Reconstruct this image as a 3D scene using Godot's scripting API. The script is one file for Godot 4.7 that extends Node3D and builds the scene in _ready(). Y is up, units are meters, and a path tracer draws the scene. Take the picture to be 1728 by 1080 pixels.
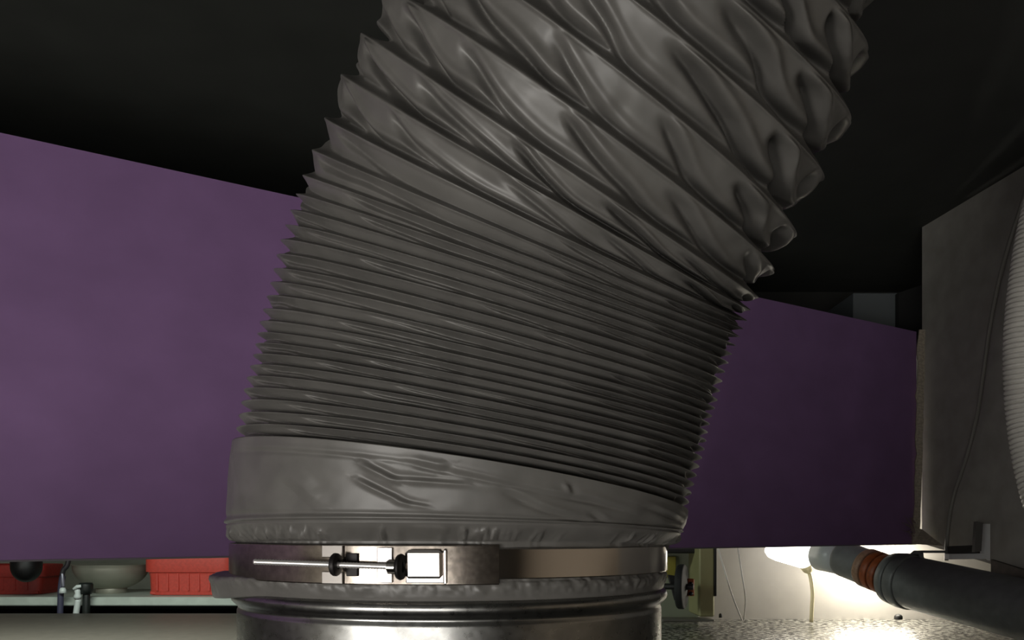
extends Node3D
# A grey flexible exhaust duct clamped to a steel spigot on top of kitchen equipment, under a dark ceiling.

const EYE := Vector3(0, 2.1, 0)          # camera height above the kitchen floor
const LENS := 1500.0                     # focal length in pixels of the 1728 x 1080 frame
var ns := FastNoiseLite.new()

# ---------------------------------------------------------------- helpers
func at(x: float, y: float, d: float) -> Vector3:      # a point measured on the photograph, at depth d metres
	return EYE + Vector3((x - 864.0) / LENS * d, (902.0 - y) / LENS * d, -d)

func hsh(a: float, b: float) -> float:
	var v := sin(a * 127.1 + b * 311.7) * 43758.5453
	return v - floor(v)

func tag(o: Node, label: String, category: String, group := "") -> void:
	o.set_meta("label", label)
	o.set_meta("category", category)
	if group != "":
		o.set_meta("group", group)

func thing(called: String, label: String, category: String, where := Vector3.ZERO, group := "") -> Node3D:
	var o := Node3D.new()
	o.name = called
	o.position = where
	add_child(o, true)
	tag(o, label, category, group)
	return o

func obj(called: String, mesh: Mesh, m: Material, parent: Node = self) -> MeshInstance3D:
	var o := MeshInstance3D.new()
	o.name = called
	o.mesh = mesh
	o.material_override = m
	o.cast_shadow = GeometryInstance3D.SHADOW_CASTING_SETTING_ON
	parent.add_child(o, true)
	return o

func part(called: String, mesh: Mesh, m: Material, parent: Node3D) -> MeshInstance3D:   # mesh given in world metres, parent only moved
	var o := obj(called, mesh, m, parent)
	var p: Node3D = parent
	var off := Vector3.ZERO
	while p != self:
		off += p.position
		p = p.get_parent() as Node3D
	o.position = -off
	return o

func structure(called: String, mesh: Mesh, m: Material, label: String, category: String) -> MeshInstance3D:
	var o := obj(called, mesh, m)
	o.set_meta("kind", "structure")
	tag(o, label, category)
	return o

func grid_mesh(p: PackedVector3Array, rows: int, cols: int, closed: bool, inside: PackedVector3Array) -> ArrayMesh:
	# p: rows x cols points; inside: one point per row that lies within the thing. Smooth normals, outward.
	var nrm := PackedVector3Array()
	nrm.resize(p.size())
	var score := 0.0
	for i in rows:
		var up := mini(i + 1, rows - 1) * cols
		var dn := maxi(i - 1, 0) * cols
		for j in cols:
			var r := j + 1
			var l := j - 1
			if closed:
				r = r % cols
				l = (l + cols) % cols
			else:
				r = mini(r, cols - 1)
				l = maxi(l, 0)
			var du := p[i * cols + r] - p[i * cols + l]
			var dv := p[up + j] - p[dn + j]
			var n := du.cross(dv).normalized()
			nrm[i * cols + j] = n
			score += n.dot(p[i * cols + j] - inside[i])
	var flip := score < 0.0
	if flip:
		for i in nrm.size():
			nrm[i] = -nrm[i]
	var idx := PackedInt32Array()
	var wide := cols if closed else cols - 1
	idx.resize((rows - 1) * wide * 6)
	var k := 0
	for i in rows - 1:
		for j in wide:
			var a := i * cols + j
			var b := i * cols + (j + 1) % cols
			var c := a + cols
			var d := b + cols
			if flip:
				idx[k] = a; idx[k + 1] = b; idx[k + 2] = d
				idx[k + 3] = a; idx[k + 4] = d; idx[k + 5] = c
			else:
				idx[k] = a; idx[k + 1] = d; idx[k + 2] = b
				idx[k + 3] = a; idx[k + 4] = c; idx[k + 5] = d
			k += 6
	var arr := []
	arr.resize(Mesh.ARRAY_MAX)
	arr[Mesh.ARRAY_VERTEX] = p
	arr[Mesh.ARRAY_NORMAL] = nrm
	arr[Mesh.ARRAY_INDEX] = idx
	var m := ArrayMesh.new()
	m.add_surface_from_arrays(Mesh.PRIMITIVE_TRIANGLES, arr)
	return m

func lathe(profile: Array, segs: int, where: Vector3, axis := Vector3.UP) -> ArrayMesh:
	# profile: Vector2(radius, height along the axis); sharp where a point is given twice with a hair between
	var q := Basis(Quaternion(Vector3.UP, axis.normalized()))
	var p := PackedVector3Array()
	var ins := PackedVector3Array()
	for v in profile:
		ins.append(where + q * Vector3(0, v.y, 0))
		for j in segs:
			var a := TAU * j / segs
			p.append(where + q * Vector3(v.x * cos(a), v.y, v.x * sin(a)))
	return grid_mesh(p, profile.size(), segs, true, ins)

func sweep(pts: Array, radii: Array, segs: int) -> ArrayMesh:
	# a round tube through the points, each with its radius, closed at both ends
	var p := PackedVector3Array()
	var ins := PackedVector3Array()
	var t0: Vector3 = (pts[1] - pts[0]).normalized()
	var u: Vector3 = t0.cross(Vector3(0.31, 0.2, 0.93)).normalized()
	for i in pts.size():
		var t: Vector3 = (pts[mini(i + 1, pts.size() - 1)] - pts[maxi(i - 1, 0)]).normalized()
		u = (u - t * u.dot(t)).normalized()
		var v := t.cross(u)
		var reps := [radii[i]]
		if i == 0:
			reps = [0.0001, radii[i]]
		elif i == pts.size() - 1:
			reps = [radii[i], 0.0001]
		for r in reps:
			ins.append(pts[i])
			for j in segs:
				var a := TAU * j / segs
				p.append(pts[i] + (u * cos(a) + v * sin(a)) * r)
	return grid_mesh(p, ins.size(), segs, true, ins)

func curve_points(ctrl: Array, step: float) -> Array:
	# Catmull-Rom through the control points
	var c := Curve3D.new()
	for i in ctrl.size():
		var a: Vector3 = ctrl[maxi(i - 1, 0)]
		var b: Vector3 = ctrl[mini(i + 1, ctrl.size() - 1)]
		var t := (b - a) / 6.0
		c.add_point(ctrl[i], -t, t)
	c.bake_interval = step
	var l := c.get_baked_length()
	var n := int(l / step) + 1
	var out := []
	for i in n + 1:
		out.append(c.sample_baked(l * i / n, true))
	return out

func tube(ctrl: Array, r: float, step := 0.01, segs := 12) -> ArrayMesh:
	var pts := curve_points(ctrl, step)
	var rr := []
	for i in pts.size():
		rr.append(r)
	return sweep(pts, rr, segs)

func add_poly(st: SurfaceTool, q: Array, centre: Vector3) -> void:
	# a flat convex polygon facing away from centre
	var n: Vector3 = (q[1] - q[0]).cross(q[2] - q[0]).normalized()
	var mid := Vector3.ZERO
	for v in q:
		mid += v
	mid /= q.size()
	var pts := q.duplicate()
	if n.dot(mid - centre) > 0.0:
		pts.reverse()          # front faces run clockwise
	else:
		n = -n
	for i in range(1, pts.size() - 1):
		for v in [pts[0], pts[i], pts[i + 1]]:
			st.set_normal(n)
			st.add_vertex(v)

func add_box(st: SurfaceTool, size: Vector3, xf := Transform3D(), bevel := 0.002) -> void:
	var h := size / 2.0
	bevel = minf(bevel, minf(h.x, minf(h.y, h.z)) * 0.6)
	var c := xf.origin
	var pt := func(s: Vector3, axis: int) -> Vector3:     # corner s, on the face across the axis
		var v := Vector3(s.x * (h.x - bevel), s.y * (h.y - bevel), s.z * (h.z - bevel))
		v[axis] = s[axis] * h[axis]
		return xf * v
	for a in 3:
		var b := (a + 1) % 3
		var e := (a + 2) % 3
		for s in [-1, 1]:
			var q := []
			for w in [[-1, -1], [1, -1], [1, 1], [-1, 1]]:
				var v := Vector3.ZERO
				v[a] = s; v[b] = w[0]; v[e] = w[1]
				q.append(pt.call(v, a))
			add_poly(st, q, c)
		for s in [-1, 1]:
			for r in [-1, 1]:
				var v0 := Vector3.ZERO
				v0[a] = s; v0[b] = r; v0[e] = -1
				var v1 := v0
				v1[e] = 1
				add_poly(st, [pt.call(v0, a), pt.call(v1, a), pt.call(v1, b), pt.call(v0, b)], c)
	for x in [-1, 1]:
		for y in [-1, 1]:
			for z in [-1, 1]:
				var v := Vector3(x, y, z)
				add_poly(st, [pt.call(v, 0), pt.call(v, 1), pt.call(v, 2)], c)

func start() -> SurfaceTool:
	var st := SurfaceTool.new()
	st.begin(Mesh.PRIMITIVE_TRIANGLES)
	return st

func box(size: Vector3, where := Vector3.ZERO, bevel := 0.002, turn := Vector3.ZERO) -> ArrayMesh:
	var st := start()
	add_box(st, size, Transform3D(Basis.from_euler(turn), where), bevel)
	return st.commit()

func span(a: Vector3, b: Vector3, bevel := 0.002) -> ArrayMesh:    # a box between two corners
	return box((b - a).abs(), (a + b) / 2.0, bevel)

func prism(outline: Array, depth: Vector3) -> ArrayMesh:
	# a flat outline (world points, any simple polygon in a plane) given thickness
	var n := depth.normalized()
	var u: Vector3 = (outline[1] - outline[0]).normalized()
	var v := n.cross(u)
	var flat := PackedVector2Array()
	for p in outline:
		flat.append(Vector2((p - outline[0]).dot(u), (p - outline[0]).dot(v)))
	var tri := Geometry2D.triangulate_polygon(flat)
	var ccw := not Geometry2D.is_polygon_clockwise(flat)
	var st := start()
	for i in range(0, tri.size(), 3):
		var a: Vector3 = outline[tri[i]]
		var b: Vector3 = outline[tri[i + 1]]
		var c: Vector3 = outline[tri[i + 2]]
		add_poly(st, [a, b, c], (a + b + c) / 3.0 + depth * 0.5)
		add_poly(st, [a + depth, b + depth, c + depth], (a + b + c) / 3.0 + depth * 0.5)
	for i in outline.size():
		var a: Vector3 = outline[i]
		var b: Vector3 = outline[(i + 1) % outline.size()]
		var out := (b - a).cross(n).normalized() * (1.0 if ccw else -1.0)
		add_poly(st, [a, b, b + depth, a + depth], (a + b + depth) / 2.0 - out)
	return st.commit()

func noise_tex(freq: float, lo: Color, hi: Color, octaves := 4, sd := 1, size := 512, normal := 0.0) -> NoiseTexture2D:
	var f := FastNoiseLite.new()
	f.seed = sd
	f.noise_type = FastNoiseLite.TYPE_SIMPLEX_SMOOTH
	f.frequency = freq
	f.fractal_octaves = octaves
	var t := NoiseTexture2D.new()
	t.width = size
	t.height = size
	t.seamless = true
	t.noise = f
	if normal > 0.0:
		t.as_normal_map = true
		t.bump_strength = normal
	else:
		var g := Gradient.new()
		g.set_color(0, lo)
		g.set_color(1, hi)
		t.color_ramp = g
	return t

func mat(color: Color, rough: float, metal := 0.0, vary := 0.0, scale := 3.0, sd := 1) -> StandardMaterial3D:
	var m := StandardMaterial3D.new()
	m.albedo_color = color
	m.roughness = rough
	m.metallic = metal
	if vary > 0.0:
		var l := 1.0 - vary
		m.albedo_texture = noise_tex(0.012, Color(l, l, l), Color(1, 1, 1), 5, sd)
		m.uv1_triplanar = true
		m.uv1_world_triplanar = true
		m.uv1_scale = Vector3(scale, scale, scale)
	return m

func glow(color: Color, energy: float) -> StandardMaterial3D:
	var m := StandardMaterial3D.new()
	m.albedo_color = Color(0.9, 0.9, 0.9)
	m.emission_enabled = true
	m.emission = color
	m.emission_energy_multiplier = energy
	return m

# ---------------------------------------------------------------- the duct's shape
# rings of the duct measured along it: number of the ring, centre relative to the eye, tilt to the right, tilt to the viewer
const RINGS := [
	[-2.0, -0.0420, -0.0074, -0.6559, 0.005, -0.022],
	[-1.0, -0.0399, 0.0040, -0.6479, 0.018, -0.028],
	[0.0, -0.0351, 0.0380, -0.6384, 0.147, -0.035],
	[4.0, -0.0277, 0.0696, -0.6343, 0.183, 0.037],
	[7.0, -0.0216, 0.0915, -0.6340, 0.202, 0.080],
	[10.0, -0.0172, 0.1124, -0.6336, 0.220, 0.119],
	[13.0, -0.0106, 0.1345, -0.6322, 0.253, 0.155],
	[16.0, -0.0040, 0.1594, -0.6306, 0.285, 0.200],
	[20.0, 0.0098, 0.1949, -0.6270, 0.354, 0.299],
	[22.0, 0.0211, 0.2202, -0.6248, 0.450, 0.371],
	[23.0, 0.0288, 0.2369, -0.6216, 0.524, 0.401],
	[24.0, 0.0387, 0.2527, -0.6173, 0.587, 0.423],
	[25.0, 0.0507, 0.2739, -0.6158, 0.610, 0.402],
	[26.0, 0.0693, 0.3013, -0.6170, 0.640, 0.420],
	[27.0, 0.0875, 0.3396, -0.6123, 0.645, 0.485],
	[28.0, 0.1036, 0.3770, -0.6085, 0.635, 0.527],
	[29.0, 0.1142, 0.4235, -0.6065, 0.630, 0.579],
	[30.0, 0.1217, 0.4712, -0.6054, 0.625, 0.600],
	[33.0, 0.1440, 0.6100, -0.6050, 0.500, 0.500],
	[36.0, 0.1560, 0.7450, -0.6050, 0.300, 0.300],
]
const DUCT_RADIUS := 0.158

func ring_at(n: float) -> Array:      # [centre, across, away, axis]
	var last := RINGS.size() - 1
	var i := 0
	while i < last - 1 and n > RINGS[i + 1][0]:
		i += 1
	var a = RINGS[i]
	var b = RINGS[i + 1]
	var z = RINGS[maxi(i - 1, 0)]
	var y = RINGS[mini(i + 2, last)]
	var h: float = b[0] - a[0]
	var t := clampf((n - a[0]) / h, 0.0, 1.0)
	var v := []
	for k in range(1, 6):
		var s: float = (b[k] - a[k]) / h
		var m0 := s
		var m1 := s
		if i > 2:
			m0 = (b[k] - z[k]) / (b[0] - z[0])
		if i > 1 and i < last - 1:
			m1 = (y[k] - a[k]) / (y[0] - a[0])
		var t2 := t * t
		var t3 := t2 * t
		v.append((2 * t3 - 3 * t2 + 1) * a[k] + (t3 - 2 * t2 + t) * h * m0 + (-2 * t3 + 3 * t2) * b[k] + (t3 - t2) * h * m1)
	var ax := Vector3(tan(v[3]), 1.0, tan(v[4])).normalized()
	var across := ax.cross(Vector3(0, 0, 1)).normalized()
	return [EYE + Vector3(v[0], v[1], v[2]), across, ax.cross(across), ax]

func duct_angles() -> PackedFloat32Array:
	# fine on the side with the folds that the room sees, coarser at the back
	var a := PackedFloat32Array()
	for i in 80:
		a.append(PI * 0.08 + PI * 0.84 * i / 80.0)
	for i in 460:
		a.append(PI * 0.92 + PI * 1.16 * i / 460.0)
	return a

func fold_depth(band: int, u: float, th: float, folds: int, warp: float, sharp: bool) -> Vector2:
	# creases that start under the upper wire and slide down to the lower one while running right: (depth, bulge)
	var q := folds * th / TAU + hsh(band, 3.0) + warp
	var fl := floorf(q)
	var f := q - fl
	var best := 0.0
	var bulge := 0.0
	for i in 2:
		var s := f + i
		var id := fposmod(fl - i, folds)
		var amp := 0.35 + 0.65 * hsh(id + 0.5, band)
		var len_ := 0.9 + 0.5 * hsh(id, band + 11.0)
		var k := clampf(s / len_, 0.0, 1.0)
		var uc := lerpf(0.80, 0.16, k * k * (3.0 - 2.0 * k))
		var env := smoothstep(0.0, 0.3, s) * (1.0 - smoothstep(1.25, 2.0, s))
		var w := 0.10 + 0.07 * hsh(id + 7.0, band)
		var d := (u - uc) / w
		if sharp:
			var g := 0.0
			if u <= uc:
				g = u / uc
			else:
				g = (1.0 - u) / (1.0 - uc)
			best = maxf(best, (0.55 + 0.45 * amp) * env * pow(g, 1.2))
			continue
		best = maxf(best, amp * env * exp(-d * d * (1.0 if d < 0.0 else 1.7)))
		d = (u - uc - 0.20) / 0.13
		bulge = maxf(bulge, amp * env * exp(-d * d))
	return Vector2(best, bulge)

func duct_body() -> ArrayMesh:
	var ang := duct_angles()
	var cols := ang.size()
	var ca := PackedFloat32Array()
	var sa := PackedFloat32Array()
	for a in ang:
		ca.append(cos(a))
		sa.append(sin(a))
	var p := PackedVector3Array()
	var ins := PackedVector3Array()
	for band in 36:
		var wide := band >= 22
		var m := (48 if band < 31 else 14) if wide else (26 if band >= 17 else 18)
		var c0: Vector3 = ring_at(band)[0]
		var c1: Vector3 = ring_at(band + 1)[0]
		var lng := c0.distance_to(c1)
		var deep := clampf(lng * 0.55, 0.0074, 0.019)
		var folds := 14 if wide else 7
		var reach := 0.0013 / lng
		for k in (m if band < 35 else m + 1):
			var t := float(k) / m
			var u := t - (0.5 if wide else 0.35) * sin(TAU * t) / TAU
			var fr := ring_at(band + u)
			var e := smoothstep(0.0, 0.10, u) * (1.0 - smoothstep(0.92, 1.0, u))
			var base := smoothstep(0.0, 0.24, u) if u < 0.24 else 1.0 - (0.5 * (u - 0.24) / 0.76 + 0.5 * smoothstep(0.24, 1.0, u))
			var wire := 0.0009 * (exp(-pow(u / reach, 2)) + exp(-pow((1.0 - u) / reach, 2)))
			ins.append(fr[0])
			for j in cols:
				var warp := 0.5 * ns.get_noise_3d(ca[j] * 90.0, sa[j] * 90.0, band * 37.0)
				var fd := fold_depth(band, u, ang[j], folds, warp, not wide)
				var soft := ns.get_noise_3d(ca[j] * 260.0, sa[j] * 260.0, (band + u) * 40.0)
				var r := DUCT_RADIUS + wire
				if wide:
					r -= deep * (0.72 * base + e * (0.85 * fd.x - 0.30 * fd.y + 0.10 * soft))
				else:
					r -= deep * (1.0 * fd.x + 0.08 * base + 0.06 * e * soft)
				p.append(fr[0] + (fr[1] * ca[j] + fr[2] * sa[j]) * r)
	return grid_mesh(p, ins.size(), cols, true, ins)

# creases of the cuff: from (across, down) to (across, down); across -1 left edge .. 1 right edge; down 0 top edge .. 1 seam; depth mm; half width
const CREASES := [
	[-0.30, 0.27, -0.16, 0.48, -1.7, 0.024], [-0.20, 0.46, 0.08, 0.44, -1.3, 0.024], [-0.31, 0.48, -0.12, 0.78, -1.7, 0.022], [-0.16, 0.76, -0.04, 0.83, -1.0, 0.02],
	[-0.12, 0.22, 0.0, 0.28, 0.9, 0.03], [-0.02, 0.30, 0.02, 0.16, 0.8, 0.03],
	[-0.90, 0.17, -0.10, 0.20, 0.7, 0.018], [-0.14, 0.20, 0.36, 0.44, 1.0, 0.026], [0.33, 0.43, 0.52, 0.53, 0.9, 0.03],
	[0.20, 0.47, 0.34, 0.76, 1.3, 0.035], [0.31, 0.72, 0.50, 0.95, 1.4, 0.035], [0.41, 0.18, 0.43, 0.40, -1.3, 0.022], [0.42, 0.40, 0.66, 0.63, 1.4, 0.04],
	[0.52, 0.72, 0.58, 0.95, 1.2, 0.03], [0.74, 0.42, 0.93, 0.64, 1.8, 0.05],
	[-0.86, 0.36, -0.78, 0.76, -0.8, 0.06], [-0.55, 0.50, -0.44, 0.76, -1.0, 0.05], [-0.62, 0.48, -0.50, 0.78, 1.0, 0.07],
]

func crease_sum(a: float, v: float) -> float:
	var d := 0.0
	for c in CREASES:
		var s := Vector2(c[0] * 3.0, c[1])
		var q := Vector2(c[2] * 3.0, c[3])
		var l := q - s
		var w := Vector2(a * 3.0, v) - s
		var t: float = clampf(w.dot(l) / l.length_squared(), 0.0, 1.0)
		var off := w - l * t
		var x: float = off.length() / (c[5] * 2.0)
		if x < 3.0:
			var side := signf(l.x * off.y - l.y * off.x)
			d += sqrt(sin(PI * clampf(t, 0.02, 0.98))) * c[4] * 0.001 * (exp(-x * x) - 0.6 * exp(-pow(x - 1.3, 2)) * (1.0 if side < 0.0 else 0.0))
	return d

func cuff_mesh() -> ArrayMesh:
	var ang := duct_angles()
	var p := PackedVector3Array()
	var ins := PackedVector3Array()
	var rows := 100
	for i in rows + 7:
		var v := clampf((i - 4.0) / rows * 2.0, 0.0, 2.0)     # 0 top edge, 1 seam, 2 clamp
		v = v / 1.35 if v < 1.35 else 1.0 + (v - 1.35) / 0.65
		var n := -v
		var tuck := maxi(i - rows - 4, 0)
		var fr := ring_at(n)
		fr[0] -= Vector3(0, 0.009 * tuck, 0)
		ins.append(fr[0])
		for a in ang:
			var ca := cos(a)
			var sa := sin(a)
			var r := 0.0
			if v <= 1.0:
				r = lerpf(DUCT_RADIUS + 0.0022, DUCT_RADIUS + 0.0030, v)
				if sa < 0.1:
					r -= crease_sum(ca, v) * smoothstep(0.0, 0.08, v) * (1.0 - smoothstep(0.93, 1.0, v))
				r += 0.0014 * ns.get_noise_3d(ca * 210.0, sa * 210.0, v * 90.0) * smoothstep(0.0, 0.3, v) * (1.0 - smoothstep(0.8, 1.0, v))
			else:
				var w := v - 1.0
				r = lerpf(DUCT_RADIUS + 0.0030, DUCT_RADIUS - 0.0040, w * w)
				var pk := ns.get_noise_3d(ca * 1300.0, sa * 1300.0, w * 30.0 + 200.0)
				var big := ns.get_noise_3d(ca * 260.0, sa * 260.0, 400.0)
				r += (0.0060 * pow(clampf(1.0 - 2.4 * absf(pk), 0.0, 1.0), 1.5) * smoothstep(-0.35, 0.2, big) - 0.0012) * smoothstep(0.2, 0.75, w) * (1.0 - 0.75 * smoothstep(0.88, 1.0, w))
				r += 0.0016 * ns.get_noise_3d(ca * 380.0, sa * 380.0, 600.0) * smoothstep(0.1, 0.8, w)
			r += 0.0011 * exp(-pow((v - 1.0) / 0.035, 2)) - 0.0010 * exp(-pow((v - 1.085) / 0.05, 2)) - 0.0007 * exp(-pow((v - 0.93) / 0.03, 2))
			if tuck > 0:
				r = minf(r, 0.1535)
			if i < 4:
				r -= 0.0016 * (4 - i)                       # the edge turned in against the pleats
			p.append(fr[0] + (fr[1] * ca + fr[2] * sa) * r)
	return grid_mesh(p, ins.size(), ang.size(), true, ins)

const SPIGOT := Vector3(-0.0440, 0, -0.6559)

func hem_mesh() -> ArrayMesh:
	# the duct's end below the clamp, puckered and pushed out on the left
	var ang := duct_angles()
	var p := PackedVector3Array()
	var ins := PackedVector3Array()
	var prof := [[0.1535, -0.022], [0.1538, -0.0262], [0.1545, -0.0272], [0.1550, -0.0282], [0.1550, -0.0305], [0.1545, -0.0328], [0.1540, -0.0350], [0.1536, -0.0372], [0.1525, -0.038], [0.1495, -0.0382]]
	for i in prof.size():
		var c := EYE + Vector3(SPIGOT.x, prof[i][1], SPIGOT.z)
		ins.append(c)
		for a in ang:
			var ca := cos(a)
			var sa := sin(a)
			var d := absf(wrapf(a - PI - 0.12, -PI, PI))
			var flare := 0.0145 * (1.0 - smoothstep(0.10, 0.75, d)) * smoothstep(-0.0258, -0.0280, prof[i][1])
			var pk := 0.0034 * absf(ns.get_noise_3d(ca * 800.0, sa * 800.0, prof[i][1] * 9000.0)) * smoothstep(-0.0375, -0.030, prof[i][1])
			var y := 0.0018 * ns.get_noise_2d(ca * 300.0 + 50.0, sa * 300.0) * (1.0 if i > 1 and i < 7 else 0.0)
			var lip := flare / 0.0145
			p.append(c + Vector3(ca * (prof[i][0] + flare + pk), y - lip * 0.0055 * smoothstep(-0.031, -0.0375, prof[i][1]), sa * (prof[i][0] + flare + pk) * -1.0))
	return grid_mesh(p, prof.size(), ang.size(), true, ins)

func band_mesh(r: float, y0: float, y1: float, a0: float, a1: float, thick: float) -> ArrayMesh:
	# a strip of steel round the spigot's axis from angle a0 to a1 (0 right, -PI/2 nearest the room)
	var prof := [[r, y0], [r + thick, y0 + 0.0003], [r + thick, y0 + 0.0008], [r + thick, y1 - 0.0008], [r + thick, y1 - 0.0003], [r, y1]]
	var p := PackedVector3Array()
	var ins := PackedVector3Array()
	var cols := 160
	for q in prof:
		ins.append(EYE + Vector3(SPIGOT.x, q[1], SPIGOT.z))
		for j in cols:
			var a := lerpf(a0, a1, j / (cols - 1.0))
			p.append(EYE + Vector3(SPIGOT.x + q[0] * cos(a), q[1], SPIGOT.z - q[0] * sin(a)))
	return grid_mesh(p, prof.size(), cols, false, ins)

func around(a: float, r: float, y: float) -> Vector3:      # a point beside the clamp; a as in band_mesh
	return EYE + Vector3(SPIGOT.x + r * cos(a), y, SPIGOT.z - r * sin(a))

# ---------------------------------------------------------------- the scene
func _ready() -> void:
	ns.seed = 7
	ns.noise_type = FastNoiseLite.TYPE_SIMPLEX_SMOOTH
	ns.frequency = 0.01
	ns.fractal_octaves = 3

	# camera
	var cam := Camera3D.new()
	cam.name = "camera"
	cam.position = EYE
	cam.near = 0.05
	cam.far = 50.0
	cam.projection = Camera3D.PROJECTION_FRUSTUM
	cam.size = cam.near * 1080.0 / LENS
	cam.frustum_offset = Vector2(0, cam.near * 362.0 / LENS)
	add_child(cam)
	cam.current = true

	# environment
	var env := Environment.new()
	env.background_mode = Environment.BG_COLOR
	env.background_color = Color(0.02, 0.02, 0.022)
	env.tonemap_mode = Environment.TONE_MAPPER_LINEAR
	env.tonemap_exposure = 1.0
	env.sdfgi_enabled = true
	env.ssao_enabled = true
	env.ssil_enabled = true
	var we := WorldEnvironment.new()
	we.name = "environment"
	we.environment = env
	add_child(we)

	# the frosted windows in the kitchen's far wall behind the viewer light everything
	window_light(Vector3(-2.25, 1.26, 2.36), Vector2(1.1, 1.34), 8.6)
	window_light(Vector3(-0.55, 1.26, 2.36), Vector2(1.3, 1.34), 2.0)

	shell()
	purple_partition()
	side_wall()
	equipment()
	duct()
	steel_clamp()
	back_left()
	back_right()
	pipes()

func window_light(where: Vector3, size: Vector2, energy: float) -> void:
	var l := AreaLight3D.new()
	l.name = "window_daylight"
	l.area_size = size * 0.96
	l.light_color = Color(1.0, 0.985, 0.96)
	l.light_energy = energy
	l.area_normalize_energy = true
	l.area_range = 12.0
	l.area_attenuation = 2.0
	l.shadow_enabled = true
	l.position = where
	add_child(l, true)

func shell() -> void:
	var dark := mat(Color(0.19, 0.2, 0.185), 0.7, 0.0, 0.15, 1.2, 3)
	var wall := mat(Color(0.46, 0.45, 0.42), 0.8, 0.0, 0.12, 1.0, 5)
	var tile := mat(Color(0.30, 0.29, 0.27), 0.5, 0.0, 0.2, 1.0, 6)
	structure("floor", span(Vector3(-3.2, -0.15, -3.7), Vector3(2.2, 0.0, 2.6), 0.0), tile, "dark tiled kitchen floor below", "floor")
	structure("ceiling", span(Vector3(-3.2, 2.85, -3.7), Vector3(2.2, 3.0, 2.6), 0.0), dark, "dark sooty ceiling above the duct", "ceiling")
	structure("wall_left", span(Vector3(-3.35, 0.0, -3.7), Vector3(-3.2, 2.85, 2.6), 0.0), wall, "plain wall at the far left of the kitchen", "wall")
	structure("wall_right", span(Vector3(2.2, 0.0, -3.7), Vector3(2.35, 2.85, 2.6), 0.0), mat(Color(0.80, 0.74, 0.66), 0.8), "plain tan wall at the far right of the kitchen", "wall")
	structure("wall_rear", span(Vector3(-3.2, 0.0, -3.75), Vector3(0.1, 2.6, -3.6), 0.0), mat(Color(0.60, 0.60, 0.55), 0.7, 0.0, 0.1, 1.5, 8), "grey wall behind the shelf on the left", "wall")
	# wall with the windows, behind the viewer
	var w := structure("wall_front", span(Vector3(-3.2, 0.0, 2.42), Vector3(2.2, 0.58, 2.6), 0.0), wall, "window wall behind the viewer", "wall")
	part("wall_top", span(Vector3(-3.2, 1.95, 2.42), Vector3(2.2, 2.85, 2.6), 0.0), wall, w)
	part("wall_pier", span(Vector3(-3.2, 0.58, 2.42), Vector3(-2.82, 1.95, 2.6), 0.0), wall, w)
	part("wall_pier", span(Vector3(-1.68, 0.58, 2.42), Vector3(-1.22, 1.95, 2.6), 0.0), mat(Color(0.55, 0.30, 0.55), 0.6), w)
	part("wall_pier", span(Vector3(0.12, 0.58, 2.42), Vector3(2.2, 1.95, 2.6), 0.0), wall, w)
	var frame := mat(Color(0.75, 0.75, 0.75), 0.4)
	var n := 1
	for c in [[-2.82, -1.68], [-1.22, 0.12]]:
		var o := structure("window_%d" % n, span(Vector3(c[0] + 0.04, 0.62, 2.48), Vector3(c[1] - 0.04, 1.91, 2.49), 0.0), glow(Color(1.0, 0.985, 0.96), 4.5), ["frosted window behind the viewer, further left", "frosted window behind the viewer, further right"][n - 1], "window")
		for e in [[c[0], c[0] + 0.045, 0.58, 1.95], [c[1] - 0.045, c[1], 0.58, 1.95], [c[0], c[1], 0.58, 0.625], [c[0], c[1], 1.905, 1.95]]:
			part("window_frame", span(Vector3(e[0], e[2], 2.45), Vector3(e[1], e[3], 2.52)), frame, o)
		n += 1

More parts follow.
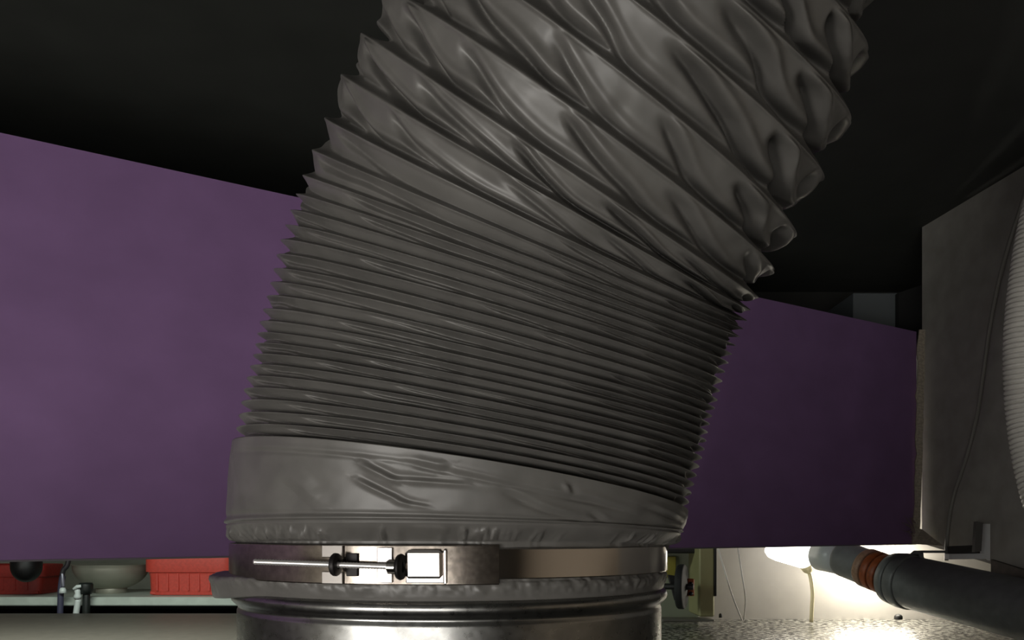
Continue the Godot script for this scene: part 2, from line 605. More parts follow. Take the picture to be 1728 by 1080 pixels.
func purple_partition() -> void:
	var m := mat(Color(0.465, 0.355, 0.515), 0.62, 0.0, 0.10, 1.6, 12)
	m.metallic_specular = 0.35
	# from far left near the viewer to the corner with the side wall
	var a := EYE + Vector3(-2.60, 0, 0.217)
	var b := EYE + Vector3(0.985, 0, -2.165)
	var d := (b - a).normalized()
	var n := Vector3(-d.z, 0, d.x)
	if n.z > 0:
		n = -n
	var o := structure("wall_partition", prism([a + Vector3(0, -0.043, 0), b + Vector3(0, -0.022, 0), b + Vector3(0, 0.494, 0), a + Vector3(0, 0.494, 0)], n * 0.02), m, "purple panel wall hanging behind the flexible duct, stopping short of the ceiling", "wall")
	var tr := mat(Color(0.36, 0.34, 0.36), 0.45)
	part("bottom_edging", prism([a + Vector3(0, -0.0455, 0), b + Vector3(0, -0.0245, 0), b + Vector3(0, -0.0222, 0), a + Vector3(0, -0.0432, 0)], n * 0.022), tr, o)
	# closed behind, so that the space over the panel stays dark
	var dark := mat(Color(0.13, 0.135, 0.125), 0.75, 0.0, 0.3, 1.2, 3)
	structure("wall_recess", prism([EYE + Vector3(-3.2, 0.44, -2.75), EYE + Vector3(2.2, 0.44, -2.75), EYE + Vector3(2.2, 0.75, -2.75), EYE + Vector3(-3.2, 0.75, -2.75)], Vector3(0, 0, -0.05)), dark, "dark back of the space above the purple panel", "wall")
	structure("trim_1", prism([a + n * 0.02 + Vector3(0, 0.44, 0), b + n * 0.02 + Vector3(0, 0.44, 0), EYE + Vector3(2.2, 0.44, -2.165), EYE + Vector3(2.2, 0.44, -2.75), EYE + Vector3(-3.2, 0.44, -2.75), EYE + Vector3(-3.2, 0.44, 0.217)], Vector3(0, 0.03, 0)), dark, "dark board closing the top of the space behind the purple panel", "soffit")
	# sheet metal box showing over the panel's right end
	var bx := thing("vent_box", "small pale metal box just above the right end of the purple panel", "box", EYE + Vector3(0.98, 0.60, -2.42))
	part("front_panel", span(at(1440, 494, 2.40), at(1515, 565, 2.40) + Vector3(0, 0, -0.348)), mat(Color(0.31, 0.33, 0.34), 0.5, 0.0), bx)
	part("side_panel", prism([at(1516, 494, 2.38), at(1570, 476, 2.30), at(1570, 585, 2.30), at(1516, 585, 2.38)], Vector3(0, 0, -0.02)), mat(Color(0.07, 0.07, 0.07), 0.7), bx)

func side_wall() -> void:
	var m := mat(Color(0.60, 0.588, 0.565), 0.78, 0.0, 0.14, 2.2, 14)
	# grey wall on the right, running towards the viewer from the corner with the purple panel
	var c := at(1556, 902, 2.17)
	var e := at(1728, 902, 1.81)
	var far := e + (e - c) * 3.2
	var pts := [c + Vector3(0, -0.022, 0), e + Vector3(0, -0.080, 0), far + Vector3(0, -0.22, 0), Vector3(far.x, 2.85, far.z), Vector3(c.x, 2.85, c.z)]
	var o := structure("wall_side", prism(pts, Vector3(0.06, 0, 0.0)), m, "grey plastered wall at the right with a ragged edge against the purple panel", "wall")
	# torn strip of plaster and wallpaper where the two meet
	var left := []
	var right := []
	for i in 26:
		var y := 556.0 + i * 14.0
		var x0 := lerpf(1552.0, 1543.0, i / 25.0)
		left.append(at(x0 - 1.0 - 6.0 * hsh(i, 2.0) * hsh(i, 5.0) + 4.0 * hsh(i, 9.0) * (1.0 if i % 3 == 0 else 0.2), y, 2.145))
		right.append(at(x0 + 9.0 + 2.0 * hsh(i, 4.0), y, 2.145))
	right.reverse()
	part("torn_edge", prism(left + right, Vector3(0, 0, -0.004)), mat(Color(0.62, 0.58, 0.52), 0.9, 0.0, 0.25, 20.0, 4), o)
	for k in 9:
		var s := at(1540 + 6 * hsh(k, 1), 880 + 30 * hsh(k, 2), 2.14)
		var q := at(1520 + 22 * hsh(k, 3), 868 + 40 * hsh(k, 4), 2.13)
		part("frayed_shred", sweep([s, (s + q) / 2.0 + Vector3(0, 0.004, 0), q], [0.0016, 0.0012, 0.0005], 5), mat(Color(0.42, 0.36, 0.36), 0.9), o)
	part("frayed_shred", prism([at(1541, 890, 2.14), at(1556, 893, 2.13), at(1592, 921, 2.08), at(1540, 918, 2.14)], Vector3(0, 0, -0.006)), mat(Color(0.58, 0.55, 0.50), 0.9, 0.0, 0.3, 20.0, 4), o)
	# brown underside strip at the wall's foot
	part("wall_foot", prism([at(1672, 944, 1.90), at(1728, 962, 1.79), at(1728, 995, 1.79), at(1672, 985, 1.90)], Vector3(0.03, 0, -0.02)), mat(Color(0.34, 0.30, 0.27), 0.8, 0.0, 0.3, 6.0, 2), o)
	# white angle bracket
	var wm := mat(Color(0.78, 0.78, 0.78), 0.45)
	var dk := mat(Color(0.16, 0.15, 0.14), 0.7)
	var br := thing("angle_bracket", "white angle bracket at the foot of the grey side wall above the pipe", "bracket", at(1660, 950, 1.86))
	part("upright", prism([at(1659, 884, 1.87), at(1671, 884, 1.85), at(1671, 946, 1.85), at(1658, 936, 1.87)], Vector3(0, 0, -0.01)), wm, br)
	part("arm", prism([at(1602, 935, 1.95), at(1658, 934, 1.87), at(1671, 943, 1.85), at(1602, 944, 1.95)], Vector3(0, 0, -0.02)), wm, br)
	part("clip", prism([at(1648, 880, 1.86), at(1659, 882, 1.86), at(1656, 930, 1.86), at(1645, 932, 1.86)], Vector3(0, 0, -0.012)), mat(Color(0.30, 0.29, 0.28), 0.5), br)
	part("backing", prism([at(1598, 922, 1.965), at(1646, 920, 1.89), at(1656, 934, 1.88), at(1600, 935, 1.96)], Vector3(0.0, 0, -0.008)), dk, br)
	# thin cable hanging down the wall
	var pts2 := [at(1740, 290, 1.77), at(1722, 352, 1.79), at(1700, 420, 1.82), at(1682, 490, 1.86), at(1669, 560, 1.88), at(1658, 640, 1.90), at(1648, 705, 1.93), at(1630, 775, 1.96), at(1610, 835, 2.00), at(1600, 890, 2.02), at(1597, 946, 2.02)]
	tag(obj("wall_cable", tube(pts2, 0.0044, 0.015, 10), mat(Color(0.44, 0.43, 0.41), 0.5)), "thin grey cable hanging down the grey side wall to the pipe", "cable")
	# corrugated hose at the frame's right edge
	var ctrl := [at(1840, 120, 1.50), at(1795, 260, 1.50), at(1763, 390, 1.50), at(1746, 500, 1.50), at(1740, 600, 1.50), at(1746, 710, 1.50), at(1770, 830, 1.48), at(1815, 915, 1.44), at(1930, 965, 1.40), at(2070, 972, 1.36)]
	var cp := curve_points(ctrl, 0.00125)
	var rr := []
	var s := 0.0
	for i in cp.size():
		if i > 0:
			s += cp[i].distance_to(cp[i - 1])
		var ph := fposmod(s / 0.0082, 1.0)
		rr.append(0.0425 - 0.0036 * smoothstep(0.50, 0.68, ph) * (1.0 - smoothstep(0.82, 1.0, ph)))
	tag(obj("corrugated_hose", sweep(cp, rr, 48), mat(Color(0.74, 0.73, 0.70), 0.5, 0.0, 0.1, 8.0, 5)), "light grey corrugated hose curving down in front of the grey side wall", "hose")

func equipment() -> void:
	# metal top of the appliance that the duct rises from
	var brown := mat(Color(0.34, 0.32, 0.29), 0.55, 0.0, 0.12, 4.0, 9)
	var st := start()
	add_box(st, Vector3(2.4, 0.03, 2.6), Transform3D(Basis(), EYE + Vector3(-1.03, -0.265, -1.52)), 0.003)
	var o := obj("equipment_top", st.commit(), brown)
	tag(o, "flat dull brown top of the appliance to the left of the metal spigot", "appliance top")
	# wet, grimy steel on the right
	var steel := StandardMaterial3D.new()
	steel.albedo_texture = noise_tex(0.03, Color(0.04, 0.04, 0.04), Color(0.9, 0.9, 0.86), 5, 21, 1024)
	var g: Gradient = (steel.albedo_texture as NoiseTexture2D).color_ramp
	g.set_offset(0, 0.44)
	g.set_offset(1, 0.56)
	steel.uv1_triplanar = true
	steel.uv1_world_triplanar = true
	steel.uv1_scale = Vector3(1.6, 1.6, 1.6)
	steel.metallic = 0.75
	steel.roughness = 0.24
	steel.normal_enabled = true
	steel.normal_texture = noise_tex(0.05, Color.BLACK, Color.WHITE, 4, 22, 1024, 6.0)
	steel.normal_scale = 0.35
	var t := obj("counter_top", box(Vector3(1.9, 0.03, 2.6), EYE + Vector3(1.122, -0.2635, -1.32), 0.003), steel)
	tag(t, "mottled wet metal counter top to the right of the metal spigot", "counter")
	# cabinet below, so the top is carried
	var cab := obj("cabinet", span(Vector3(-2.2, 0.0, -2.58), Vector3(2.05, 1.819, -0.28), 0.01), mat(Color(0.35, 0.34, 0.32), 0.5))
	tag(cab, "steel cabinet under the appliance top and the counter", "cabinet")

func duct() -> void:
	var m := mat(Color(0.355, 0.348, 0.336), 0.40, 0.0, 0.16, 7.0, 31)
	m.metallic_specular = 0.42
	m.normal_enabled = true
	m.normal_texture = noise_tex(0.02, Color.BLACK, Color.WHITE, 3, 33, 512, 3.0)
	m.normal_scale = 0.10
	var o := thing("flexible_duct", "large dark grey pleated fabric exhaust duct bending up to the right", "duct", EYE + Vector3(SPIGOT.x, -0.03, SPIGOT.z))
	part("pleated_body", duct_body(), m, o)
	var c := part("cuff", cuff_mesh(), m, o)
	c.set_meta("label", "smooth wrinkled cuff gathered into the clamp")
	part("hem", hem_mesh(), m, o)
	# metal spigot
	var steel := mat(Color(0.60, 0.60, 0.59), 0.36, 1.0, 0.2, 9.0, 41)
	steel.roughness_texture = noise_tex(0.03, Color(0.65, 0.65, 0.65), Color(1, 1, 1), 4, 43)
	var prof := []
	for q in [[0.1480, -0.030], [0.1520, -0.0375], [0.1545, -0.0385], [0.1558, -0.0400], [0.1563, -0.0422], [0.1556, -0.0445], [0.1540, -0.0462], [0.1524, -0.0474], [0.1514, -0.0485], [0.1513, -0.0500], [0.1520, -0.0515], [0.1521, -0.053], [0.1521, -0.10], [0.1521, -0.245], [0.153, -0.2505]]:
		prof.append(Vector2(q[0], q[1]))
	var sp := thing("metal_spigot", "round galvanised metal spigot carrying the flexible duct", "spigot", EYE + Vector3(SPIGOT.x, -0.25, SPIGOT.z))
	part("collar", lathe(prof, 180, EYE + Vector3(SPIGOT.x, 0, SPIGOT.z)), steel, sp)
	part("base_flange", lathe([Vector2(0.150, -0.2445), Vector2(0.172, -0.2448), Vector2(0.174, -0.2460), Vector2(0.174, -0.2500)], 120, EYE + Vector3(SPIGOT.x, 0, SPIGOT.z)), steel, sp)

func steel_clamp() -> void:
	var st := mat(Color(0.72, 0.70, 0.68), 0.16, 1.0)
	var st2 := mat(Color(0.70, 0.66, 0.62), 0.22, 1.0, 0.25, 30.0, 51)
	var wh := mat(Color(0.85, 0.83, 0.82), 0.24, 1.0)
	var dk := mat(Color(0.12, 0.11, 0.11), 0.5, 0.6)
	var o := thing("hose_clamp", "shiny steel bolt clamp tightened round the duct's cuff above the spigot", "clamp", EYE + Vector3(SPIGOT.x, -0.017, SPIGOT.z))
	part("band", band_mesh(0.1555, -0.0255, -0.0078, -PI - 0.6, PI * 0.8, 0.0008), st, o)
	var ov := part("overlap_strap", band_mesh(0.1565, -0.0285, -0.0058, -PI - 0.15, -PI * 0.5 + 0.235, 0.0008), st2, o)
	ov.set_meta("label", "wider brownish strap lying over the left half of the band")
	# bolt running along the front left
	var a1 := -PI * 0.5 - 0.135
	var p1 := around(a1, 0.1655, -0.0178)
	var tang := Vector3(sin(a1), 0, cos(a1)).normalized()
	if tang.x > 0.0:
		tang = -tang
	var p0 := p1 + (tang + Vector3(-0.02, 0.026, -0.12)).normalized() * 0.085
	var rod := []
	var rad := []
	for i in 93:
		rod.append(p0.lerp(p1, i / 92.0))
		rad.append(0.0018 - (0.00035 if i % 2 == 0 else 0.0))
	part("bolt", sweep(rod, rad, 14), mat(Color(0.85, 0.84, 0.83), 0.3, 0.75), o)
	var dir := (p1 - p0).normalized()
	# trunnion loop half way along, on its saddle plate
	var pm := p0.lerp(p1, 0.60)
	part("trunnion", lathe([Vector2(0.0024, -0.0016), Vector2(0.0060, -0.0016), Vector2(0.0065, -0.0009), Vector2(0.0065, 0.0009), Vector2(0.0060, 0.0016), Vector2(0.0024, 0.0016)], 24, pm, dir), dk, o)
	var am := -PI * 0.5 - 0.38
	var sd := start()
	for q in [[0.0, 0.0105, 0.014, 0.0070], [0.0, -0.0105, 0.014, 0.0070]]:
		add_box(sd, Vector3(q[2], q[3], 0.0012), Transform3D(Basis(Vector3.UP, -0.38), around(am, 0.1583, -0.0172 + q[1] * 0.72)), 0.0004)
	part("saddle", sd.commit(), wh, o)
	part("slot_plate", box(Vector3(0.007, 0.013, 0.001), around(am + 0.08, 0.1583, -0.0172), 0.0003, Vector3(0, -0.30, 0)), dk, o)
	# nut and plate at the right end
	part("end_plate", box(Vector3(0.009, 0.020, 0.0012), around(a1 - 0.04, 0.1583, -0.0172), 0.0004, Vector3(0, -0.17, 0)), wh, o)
	var hex := CylinderMesh.new()
	hex.radial_segments = 6
	hex.top_radius = 0.0042
	hex.bottom_radius = 0.0042
	hex.height = 0.0045
	var nut := obj("nut", hex, st, o)
	nut.transform = Transform3D(Basis(Quaternion(Vector3.UP, dir)), p1 - o.position)
	part("loop", lathe([Vector2(0.0030, -0.0014), Vector2(0.0068, -0.0014), Vector2(0.0074, 0.0), Vector2(0.0068, 0.0014), Vector2(0.0030, 0.0014)], 28, p1 + dir * 0.0050, dir), dk, o)
	# bright housing that holds the bolt's head
	var ah := -PI * 0.5 - 0.03
	var hs := start()
	var hb := Basis(Vector3.UP, -0.03) * Basis(Vector3.RIGHT, 0.09)
	add_box(hs, Vector3(0.0205, 0.0160, 0.0065), Transform3D(hb, around(ah, 0.1615, -0.0165)), 0.0016)
	add_box(hs, Vector3(0.0215, 0.0175, 0.002), Transform3D(hb, around(ah, 0.1585, -0.0185)), 0.0008)
	add_box(hs, Vector3(0.0020, 0.0195, 0.0040), Transform3D(hb, around(ah + 0.072, 0.1595, -0.0180)), 0.0008)
	part("housing", hs.commit(), wh, o)

func crate(called: String, label: String, where: Vector3, size: Vector3, m: Material, grp: String) -> void:
	# plastic basket: tapered ribbed walls, overhanging rim, raised panels
	var o := thing(called, label, "crate", where, grp)
	var hx := size.x / 2.0
	var hz := size.z / 2.0
	var prof := [[0.90, 0.0], [0.905, 0.012], [0.915, 0.012], [0.93, size.y * 0.5], [0.945, size.y * 0.55], [0.945, size.y * 0.585], [1.0, size.y * 0.60], [1.0, size.y - 0.003], [0.995, size.y], [0.955, size.y], [0.95, size.y - 0.004], [0.90, 0.02]]
	var p := PackedVector3Array()
	var ins := PackedVector3Array()
	var cols := 80
	for q in prof:
		ins.append(where + Vector3(0, minf(q[1], size.y * 0.9), 0))
		for j in cols:
			var a := TAU * (j + 0.5) / cols
			var c := cos(a)
			var s := sin(a)
			var k := pow(pow(absf(c), 10.0) + pow(absf(s), 10.0), -0.1)
			p.append(where + Vector3(c * k * hx * q[0], q[1], s * k * hz * q[0]))
	part("body", grid_mesh(p, prof.size(), cols, true, ins), m, o)
	for i in 7:
		var x := where.x + (i - 3) * size.x * 0.115
		part("rib", span(Vector3(x - 0.003, where.y + 0.014, where.z + hz * 0.90), Vector3(x + 0.003, where.y + size.y * 0.56, where.z + hz * 0.955), 0.001), m, o)
	part("base", span(where + Vector3(-hx * 0.88, 0.001, -hz * 0.88), where + Vector3(hx * 0.88, 0.012, hz * 0.88)), m, o)

func back_left() -> void:
	# ceiling light over the shelf, hidden from the front by the purple panel
	var fx := thing("ceiling_light", "long fluorescent ceiling light behind the purple panel above the shelf", "lamp", EYE + Vector3(-1.0, 0.42, -1.85))
	part("housing", span(EYE + Vector3(-1.50, 0.395, -1.93), EYE + Vector3(-0.50, 0.44, -1.77), 0.006), mat(Color(0.8, 0.8, 0.8), 0.4), fx)
	part("diffuser", span(EYE + Vector3(-1.48, 0.380, -1.91), EYE + Vector3(-0.52, 0.395, -1.79), 0.004), glow(Color(0.96, 1.0, 0.97), 1.5), fx)
	var l := AreaLight3D.new()
	l.name = "ceiling_light_glow"
	l.area_size = Vector2(0.94, 0.11)
	l.light_color = Color(0.96, 1.0, 0.96)
	l.light_energy = 1.7
	l.area_normalize_energy = true
	l.area_range = 8.0
	l.area_attenuation = 2.0
	l.shadow_enabled = true
	l.position = EYE + Vector3(-1.0, 0.376, -1.85)
	l.rotation = Vector3(-PI / 2, 0, 0)
	add_child(l, true)
	# white shelf in front of the rear wall
	var white := mat(Color(0.78, 0.82, 0.78), 0.4, 0.0, 0.08, 3.0, 61)
	var sh := thing("shelf", "pale shelf with a square front lip behind the appliance at left", "shelf", EYE + Vector3(-1.2, -0.21, -3.1))
	part("board", span(EYE + Vector3(-2.6, -0.225, -3.35), EYE + Vector3(-0.18, -0.205, -2.90)), white, sh)
	part("front_lip", span(EYE + Vector3(-2.6, -0.2325, -2.912), EYE + Vector3(-0.18, -0.204, -2.896), 0.003), white, sh)
	for x in [-2.4, -1.3, -0.3]:
		part("support", span(EYE + Vector3(x, -2.1, -3.3), EYE + Vector3(x + 0.05, -0.22, -3.25)), mat(Color(0.08, 0.08, 0.08), 0.6), sh)
	part("under_panel", span(EYE + Vector3(-2.6, -2.1, -3.02), EYE + Vector3(-0.18, -0.226, -3.0), 0.0), mat(Color(0.09, 0.095, 0.09), 0.7), sh)
	var red := mat(Color(0.84, 0.31, 0.26), 0.45, 0.0, 0.12, 12.0, 63)
	crate("red_crate", "bright red plastic crate on the shelf beside the spigot", EYE + Vector3(-1.088, -0.2035, -3.13), Vector3(0.304, 0.130, 0.30), red, "")
	crate("red_crate", "dim red crate at the shelf's left end behind the black pan", EYE + Vector3(-1.775, -0.2035, -3.10), Vector3(0.36, 0.100, 0.16), mat(Color(0.60, 0.16, 0.13), 0.5, 0.0, 0.15, 12.0, 64), "")
	# black pan hanging behind the panel
	var pan := []
	for i in 13:
		var t := i / 12.0 * PI * 0.5
		pan.append(Vector2(0.047 * sin(t) + 0.0002, -0.052 * cos(t)))
	pan.append(Vector2(0.047, 0.030))
	pan.append(Vector2(0.044, 0.030))
	pan.append(Vector2(0.001, -0.045))
	var pp := at(80, 953, 3.0) + Vector3(0, 0.0, 0.13)
	var pn := thing("hanging_pan", "round black pan bottom showing below the purple panel at left", "pan", pp)
	part("bowl", lathe(pan, 40, pp), mat(Color(0.045, 0.045, 0.05), 0.45), pn)
	part("hanger", sweep([pp + Vector3(0.046, 0.025, 0), pp + Vector3(0.05, 0.14, 0), pp + Vector3(0.05, 0.32, 0)], [0.004, 0.004, 0.004], 8), mat(Color(0.06, 0.06, 0.06), 0.5), pn)
	# steel bowl leaning on the shelf
	var bw := []
	for i in 17:
		var t := i / 16.0 * PI * 0.5
		bw.append(Vector2(0.125 * sin(t) + 0.0002, -0.085 * cos(t)))
	bw.append(Vector2(0.131, 0.004))
	bw.append(Vector2(0.129, 0.006))
	bw.append(Vector2(0.122, 0.0))
	bw.append(Vector2(0.001, -0.080))
	var bp := at(188, 938, 3.12) + Vector3(0, -0.0175, 0)
	var bo := thing("steel_bowl", "rounded grey steel bowl on the shelf beside the bright red crate", "bowl", bp)
	part("bowl", lathe(bw, 64, bp + Vector3(0, -0.017, 0)), mat(Color(0.66, 0.65, 0.60), 0.45, 0.5), bo)
	part("foot_ring", lathe([Vector2(0.045, -0.1125), Vector2(0.050, -0.1125), Vector2(0.052, -0.094), Vector2(0.047, -0.094)], 40, bp), mat(Color(0.66, 0.65, 0.60), 0.45, 0.5), bo)
	# two taps standing up between the appliance and the shelf
	var chrome := mat(Color(0.80, 0.82, 0.84), 0.2, 1.0)
	var blue := mat(Color(0.26, 0.26, 0.34), 0.4)
	var whm := mat(Color(0.82, 0.85, 0.84), 0.35)
	var t1 := thing("stand_pipe", "slim blue grey stand pipe with a pale collar in front of the shelf", "pipe", at(101, 1040, 2.86))
	part("tube", tube([at(101, 1050, 2.86), at(102, 1020, 2.86), at(103, 990, 2.86), at(106, 972, 2.86)], 0.0095, 0.01, 16), blue, t1)
	part("collar", lathe([Vector2(0.001, -0.009), Vector2(0.012, -0.009), Vector2(0.010, 0.002), Vector2(0.007, 0.008), Vector2(0.001, 0.009)], 20, at(106, 996, 2.846)), whm, t1)
	part("spout", tube([at(104, 975, 2.86), at(107, 962, 2.86), at(113, 955, 2.86), at(117, 940, 2.86)], 0.008, 0.006, 14), mat(Color(0.16, 0.15, 0.17), 0.4), t1)
	part("handle", sweep([at(107, 990, 2.843), at(106, 980, 2.843), at(105, 968, 2.843)], [0.005, 0.0055, 0.004], 12), mat(Color(0.55, 0.55, 0.60), 0.3, 0.4), t1)
	var t2 := thing("valve_tap", "white and black valve tap in front of the shelf, left of the steel bowl", "tap", at(133, 1040, 2.85))
	part("tube", tube([at(126, 1050, 2.85), at(130, 1025, 2.85), at(132, 1010, 2.85)], 0.0095, 0.01, 16), whm, t2)
	part("body", lathe([Vector2(0.001, -0.014), Vector2(0.010, -0.014), Vector2(0.012, -0.006), Vector2(0.008, 0.004), Vector2(0.010, 0.012), Vector2(0.006, 0.020), Vector2(0.001, 0.021)], 20, at(131, 1003, 2.845)), whm, t2)
	part("lever", sweep([at(124, 994, 2.835), at(130, 990, 2.832), at(137, 989, 2.835)], [0.004, 0.006, 0.005], 10), whm, t2)
	part("knob", lathe([Vector2(0.001, -0.016), Vector2(0.017, -0.014), Vector2(0.022, 0.0), Vector2(0.022, 0.016), Vector2(0.019, 0.022), Vector2(0.001, 0.023)], 24, at(145, 995, 2.862)), mat(Color(0.10, 0.12, 0.11), 0.5), t2)
	part("stem", sweep([at(145, 1050, 2.862), at(146, 1000, 2.862)], [0.013, 0.011], 14), mat(Color(0.10, 0.12, 0.11), 0.5), t2)

func back_right() -> void:
	# beige wall beyond the counter, lit by the lamp
	var beige := mat(Color(0.60, 0.585, 0.565), 0.75, 0.0, 0.06, 1.5, 71)
	structure("wall_beyond", span(EYE + Vector3(0.10, -2.1, -2.72), EYE + Vector3(2.2, 0.44, -2.60), 0.0), beige, "beige wall beyond the counter, lit by the lamp", "wall")
	# machine with a dark wheel
	var z := 2.36
	var o := thing("motor_unit", "olive machine casing with a black wheel beside the spigot", "machine", at(1165, 1042, z))
	part("back_panel", span(at(1100, 915, 2.50), at(1180, 1050, 2.50) + Vector3(0, 0, -0.02)), mat(Color(0.52, 0.54, 0.47), 0.6), o)
	part("top_box", span(at(1100, 890, 2.42), at(1178, 934, 2.42) + Vector3(0, 0, -0.06), 0.004), mat(Color(0.10, 0.10, 0.10), 0.5), o)
	var sp := part("side_post", span(at(1180, 885, z), at(1206, 1041, z) + Vector3(0, 0, -0.18), 0.004), mat(Color(0.55, 0.54, 0.38), 0.55), o)
	sp.set_meta("label", "olive upright post")
	part("seam_strip", span(at(1205.5, 920, z - 0.002), at(1209, 1006, z) + Vector3(0, 0, -0.05), 0.0005), mat(Color(0.05, 0.05, 0.05), 0.6), o)
	part("yellow_panel", span(at(1118, 939, 2.47), at(1141, 975, 2.47) + Vector3(0, 0, -0.01)), mat(Color(0.55, 0.52, 0.20), 0.55), o)
	var wc := at(1150, 990, 2.28)
	var wdir := Vector3(0.94, 0.0, 0.34)
	part("wheel", lathe([Vector2(0.001, -0.011), Vector2(0.020, -0.012), Vector2(0.040, -0.007), Vector2(0.0545, -0.010), Vector2(0.0575, -0.006), Vector2(0.0575, 0.006), Vector2(0.0545, 0.010), Vector2(0.040, 0.007), Vector2(0.020, 0.013), Vector2(0.001, 0.012)], 48, wc, wdir), mat(Color(0.075, 0.085, 0.085), 0.75), o)
	part("axle", sweep([wc - wdir * 0.075, wc + wdir * 0.03], [0.008, 0.008], 14), mat(Color(0.10, 0.10, 0.10), 0.5), o)
	var ob := part("switch_block", span(at(1161, 977, 2.30), at(1172, 1006, 2.30) + Vector3(0, 0, -0.03)), mat(Color(0.62, 0.30, 0.10), 0.5), o)
	ob.set_meta("label", "orange block with two dark knobs")
	for y in [985.5, 1002.0]:
		part("switch_knob", lathe([Vector2(0.0005, 0.004), Vector2(0.005, 0.003), Vector2(0.006, -0.006)], 16, at(1166, y, 2.298), Vector3(0, 0, 1)), mat(Color(0.06, 0.06, 0.06), 0.5), o)
	part("leg_brace", prism([at(1128, 970, 2.33), at(1142, 972, 2.33), at(1146, 1016, 2.33), at(1140, 1014, 2.33)], Vector3(0, 0, -0.02)), mat(Color(0.10, 0.10, 0.10), 0.6), o)
	part("base_plate", span(at(1110, 1041, 2.44), at(1206, 1049, 2.36) , 0.002), mat(Color(0.40, 0.39, 0.36), 0.5), o)
	# two thin strings of one loop
	var cord := mat(Color(0.88, 0.87, 0.84), 0.6)
	var hs := thing("hanging_string", "thin pale loop of string hanging from above to the counter between post and lamp", "string", at(1252, 1045, 2.36))
	part("strand", tube([at(1204, 880, 2.34), at(1211, 920, 2.34), at(1222, 960, 2.34), at(1235, 1003, 2.34), at(1252, 1047, 2.34)], 0.0022, 0.02, 8), cord, hs)
	part("strand", tube([at(1243, 880, 2.36), at(1245, 920, 2.36), at(1252, 970, 2.36), at(1258, 1010, 2.36), at(1255, 1046, 2.36)], 0.0022, 0.02, 8), cord, hs)
	# small dark pegs standing at the back of the counter
	tag(obj("screw_cap", lathe([Vector2(0.0115, -0.007), Vector2(0.0115, 0.001), Vector2(0.008, 0.006), Vector2(0.001, 0.008)], 20, at(1516, 1041, 2.52)), mat(Color(0.04, 0.04, 0.04), 0.5)), "small round black cap on the counter under the pipe", "cap")
	tag(obj("screw_cap", lathe([Vector2(0.0050, -0.007), Vector2(0.0050, 0.001), Vector2(0.0035, 0.004), Vector2(0.0005, 0.005)], 16, at(1216, 1038, 2.50)), mat(Color(0.04, 0.04, 0.04), 0.5)), "tiny black peg at the foot of the beige wall by the olive post", "peg")
	# lamp under the panel's edge
	var lp := at(1362, 958, 2.46)
	var lo := thing("work_lamp", "glowing white bulb lamp hanging below the purple panel with a cream cable", "lamp", lp)
	var up := (at(1336, 905, 2.44) - lp).normalized()
	var gl := glow(Color(1.0, 0.98, 0.95), 4.0)
	part("bulb", lathe([Vector2(0.012, 0.004), Vector2(0.018, 0.010), Vector2(0.045, 0.038), Vector2(0.072, 0.066), Vector2(0.082, 0.080), Vector2(0.083, 0.092), Vector2(0.070, 0.104), Vector2(0.040, 0.112), Vector2(0.001, 0.115)], 40, lp, up), gl, lo)
	var cream := mat(Color(0.86, 0.82, 0.66), 0.5)
	part("socket", lathe([Vector2(0.001, -0.016), Vector2(0.008, -0.015), Vector2(0.014, -0.008), Vector2(0.0165, 0.002), Vector2(0.0165, 0.009)], 24, lp, up), cream, lo)
	part("cable", tube([at(1364, 962, 2.46), at(1368, 975, 2.46), at(1371, 1000, 2.46), at(1370, 1025, 2.46), at(1369, 1050, 2.46)], 0.0052, 0.01, 12), cream, lo)
	lamp_point(at(1335, 915, 2.36), 0.003, 0.05)
	# second lamp, a tube fitting behind the pipe
	var tb := thing("tube_lamp", "bright tube lamp on the beige wall half hidden behind the grey pipe", "lamp", at(1480, 945, 2.56))
	part("tube", sweep([at(1424, 951, 2.53), at(1536, 953, 2.53)], [0.013, 0.013], 20), glow(Color(1.0, 0.98, 0.93), 2.5), tb)
	part("holder", span(at(1424, 948, 2.56), at(1536, 956, 2.56) + Vector3(0, 0, -0.04)), mat(Color(0.85, 0.85, 0.85), 0.4), tb)
	for x in [1440.0, 1480.0, 1520.0]:
		lamp_point(at(x, 952, 2.53), 0.055, 0.008)

func lamp_point(where: Vector3, energy: float, size: float) -> void:
	var l := OmniLight3D.new()
	l.name = "lamp_light"
	l.position = where
	l.light_color = Color(1.0, 0.97, 0.90)
	l.light_energy = energy
	l.light_size = size
	l.omni_range = 8.0
	l.omni_attenuation = 2.0
	l.shadow_enabled = true
	add_child(l, true)

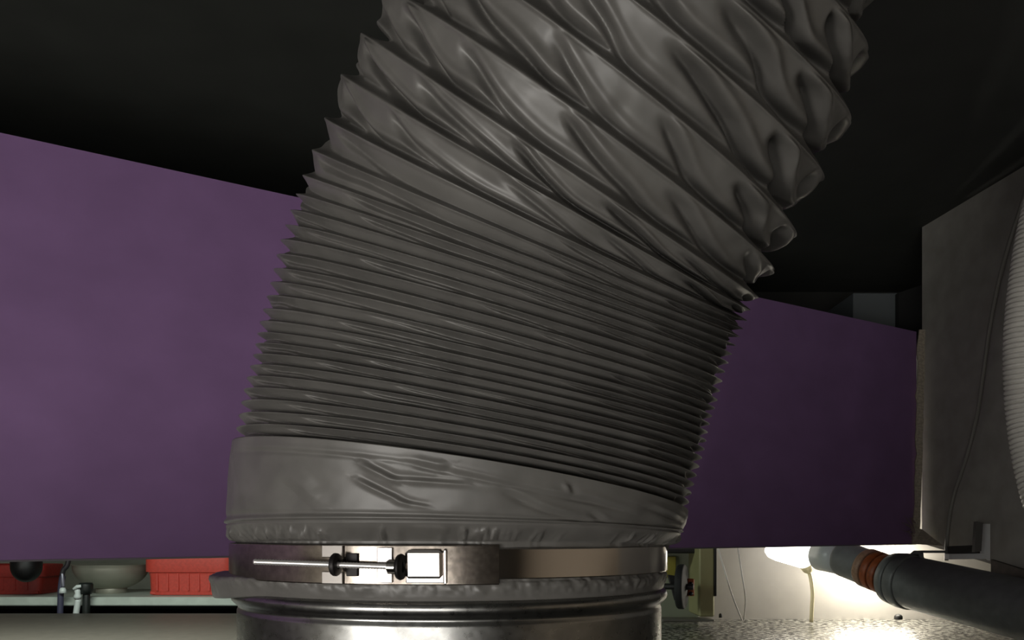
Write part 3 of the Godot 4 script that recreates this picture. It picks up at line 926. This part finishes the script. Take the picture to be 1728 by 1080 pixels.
func pipes() -> void:
	var grey := mat(Color(0.47, 0.48, 0.48), 0.42, 0.0, 0.15, 5.0, 81)
	var dark := mat(Color(0.44, 0.45, 0.45), 0.42, 0.0, 0.2, 5.0, 82)
	var orange := mat(Color(0.62, 0.30, 0.12), 0.5, 0.0, 0.3, 14.0, 83)
	var pale := mat(Color(0.72, 0.74, 0.74), 0.35)
	var o := thing("drain_pipe", "grey plastic pipe with orange taped joint coming forward below the side wall", "pipe", at(1560, 985, 2.0))
	var a := at(1386, 936, 2.30)
	var b := at(1424, 943, 2.22)
	var c := at(1514, 977, 2.06)
	var d := at(1740, 1032, 1.72)
	part("far_section", sweep([a, a.lerp(b, 0.5), b], [0.041, 0.041, 0.041], 40), pale, o)
	part("coupling", sweep([b.lerp(a, 0.02), b, b.lerp(c, 0.05), b.lerp(c, 0.5), c.lerp(b, 0.03)], [0.0415, 0.0435, 0.0440, 0.0440, 0.0440], 44), grey, o)
	for k in 3:
		var m := b.lerp(c, 0.50 + 0.14 * k)
		var ax := (c - b).normalized()
		part("tape_ring", sweep([m - ax * 0.012, m - ax * 0.006, m + ax * 0.006, m + ax * 0.012], [0.0445, 0.0475, 0.0475, 0.0445], 40), orange if k > 0 else mat(Color(0.66, 0.52, 0.42), 0.5, 0.0, 0.3, 14.0, 84), o)
	var dn := (d - c).normalized()
	part("socket_ring", sweep([c - dn * 0.012, c - dn * 0.008, c + dn * 0.012, c + dn * 0.016], [0.046, 0.0595, 0.0620, 0.0580], 48), dark, o)
	part("socket_ring", sweep([c + dn * 0.018, c + dn * 0.022, c + dn * 0.046, c + dn * 0.052], [0.058, 0.0635, 0.0635, 0.0600], 48), dark, o)
	var bend := d + dn * 0.08
	var run := EYE.y - 0.180
	part("near_section", tube([c + dn * 0.03, c.lerp(d, 0.5), d, bend, Vector3(bend.x + 0.09, run, bend.z + 0.07), Vector3(bend.x + 0.25, run, bend.z + 0.09), Vector3(2.19, run, bend.z + 0.09)], 0.0598, 0.015, 48), dark, o)
	part("pipe_clip", sweep([at(1534, 940, 2.03), at(1544, 933, 2.02), at(1554, 933, 2.0), at(1556, 944, 1.99)], [0.004, 0.006, 0.006, 0.004], 10), dark, o)
	part("tie_rod", sweep([at(1552, 931, 2.02), at(1602, 931, 1.99)], [0.003, 0.003], 8), dark, o)
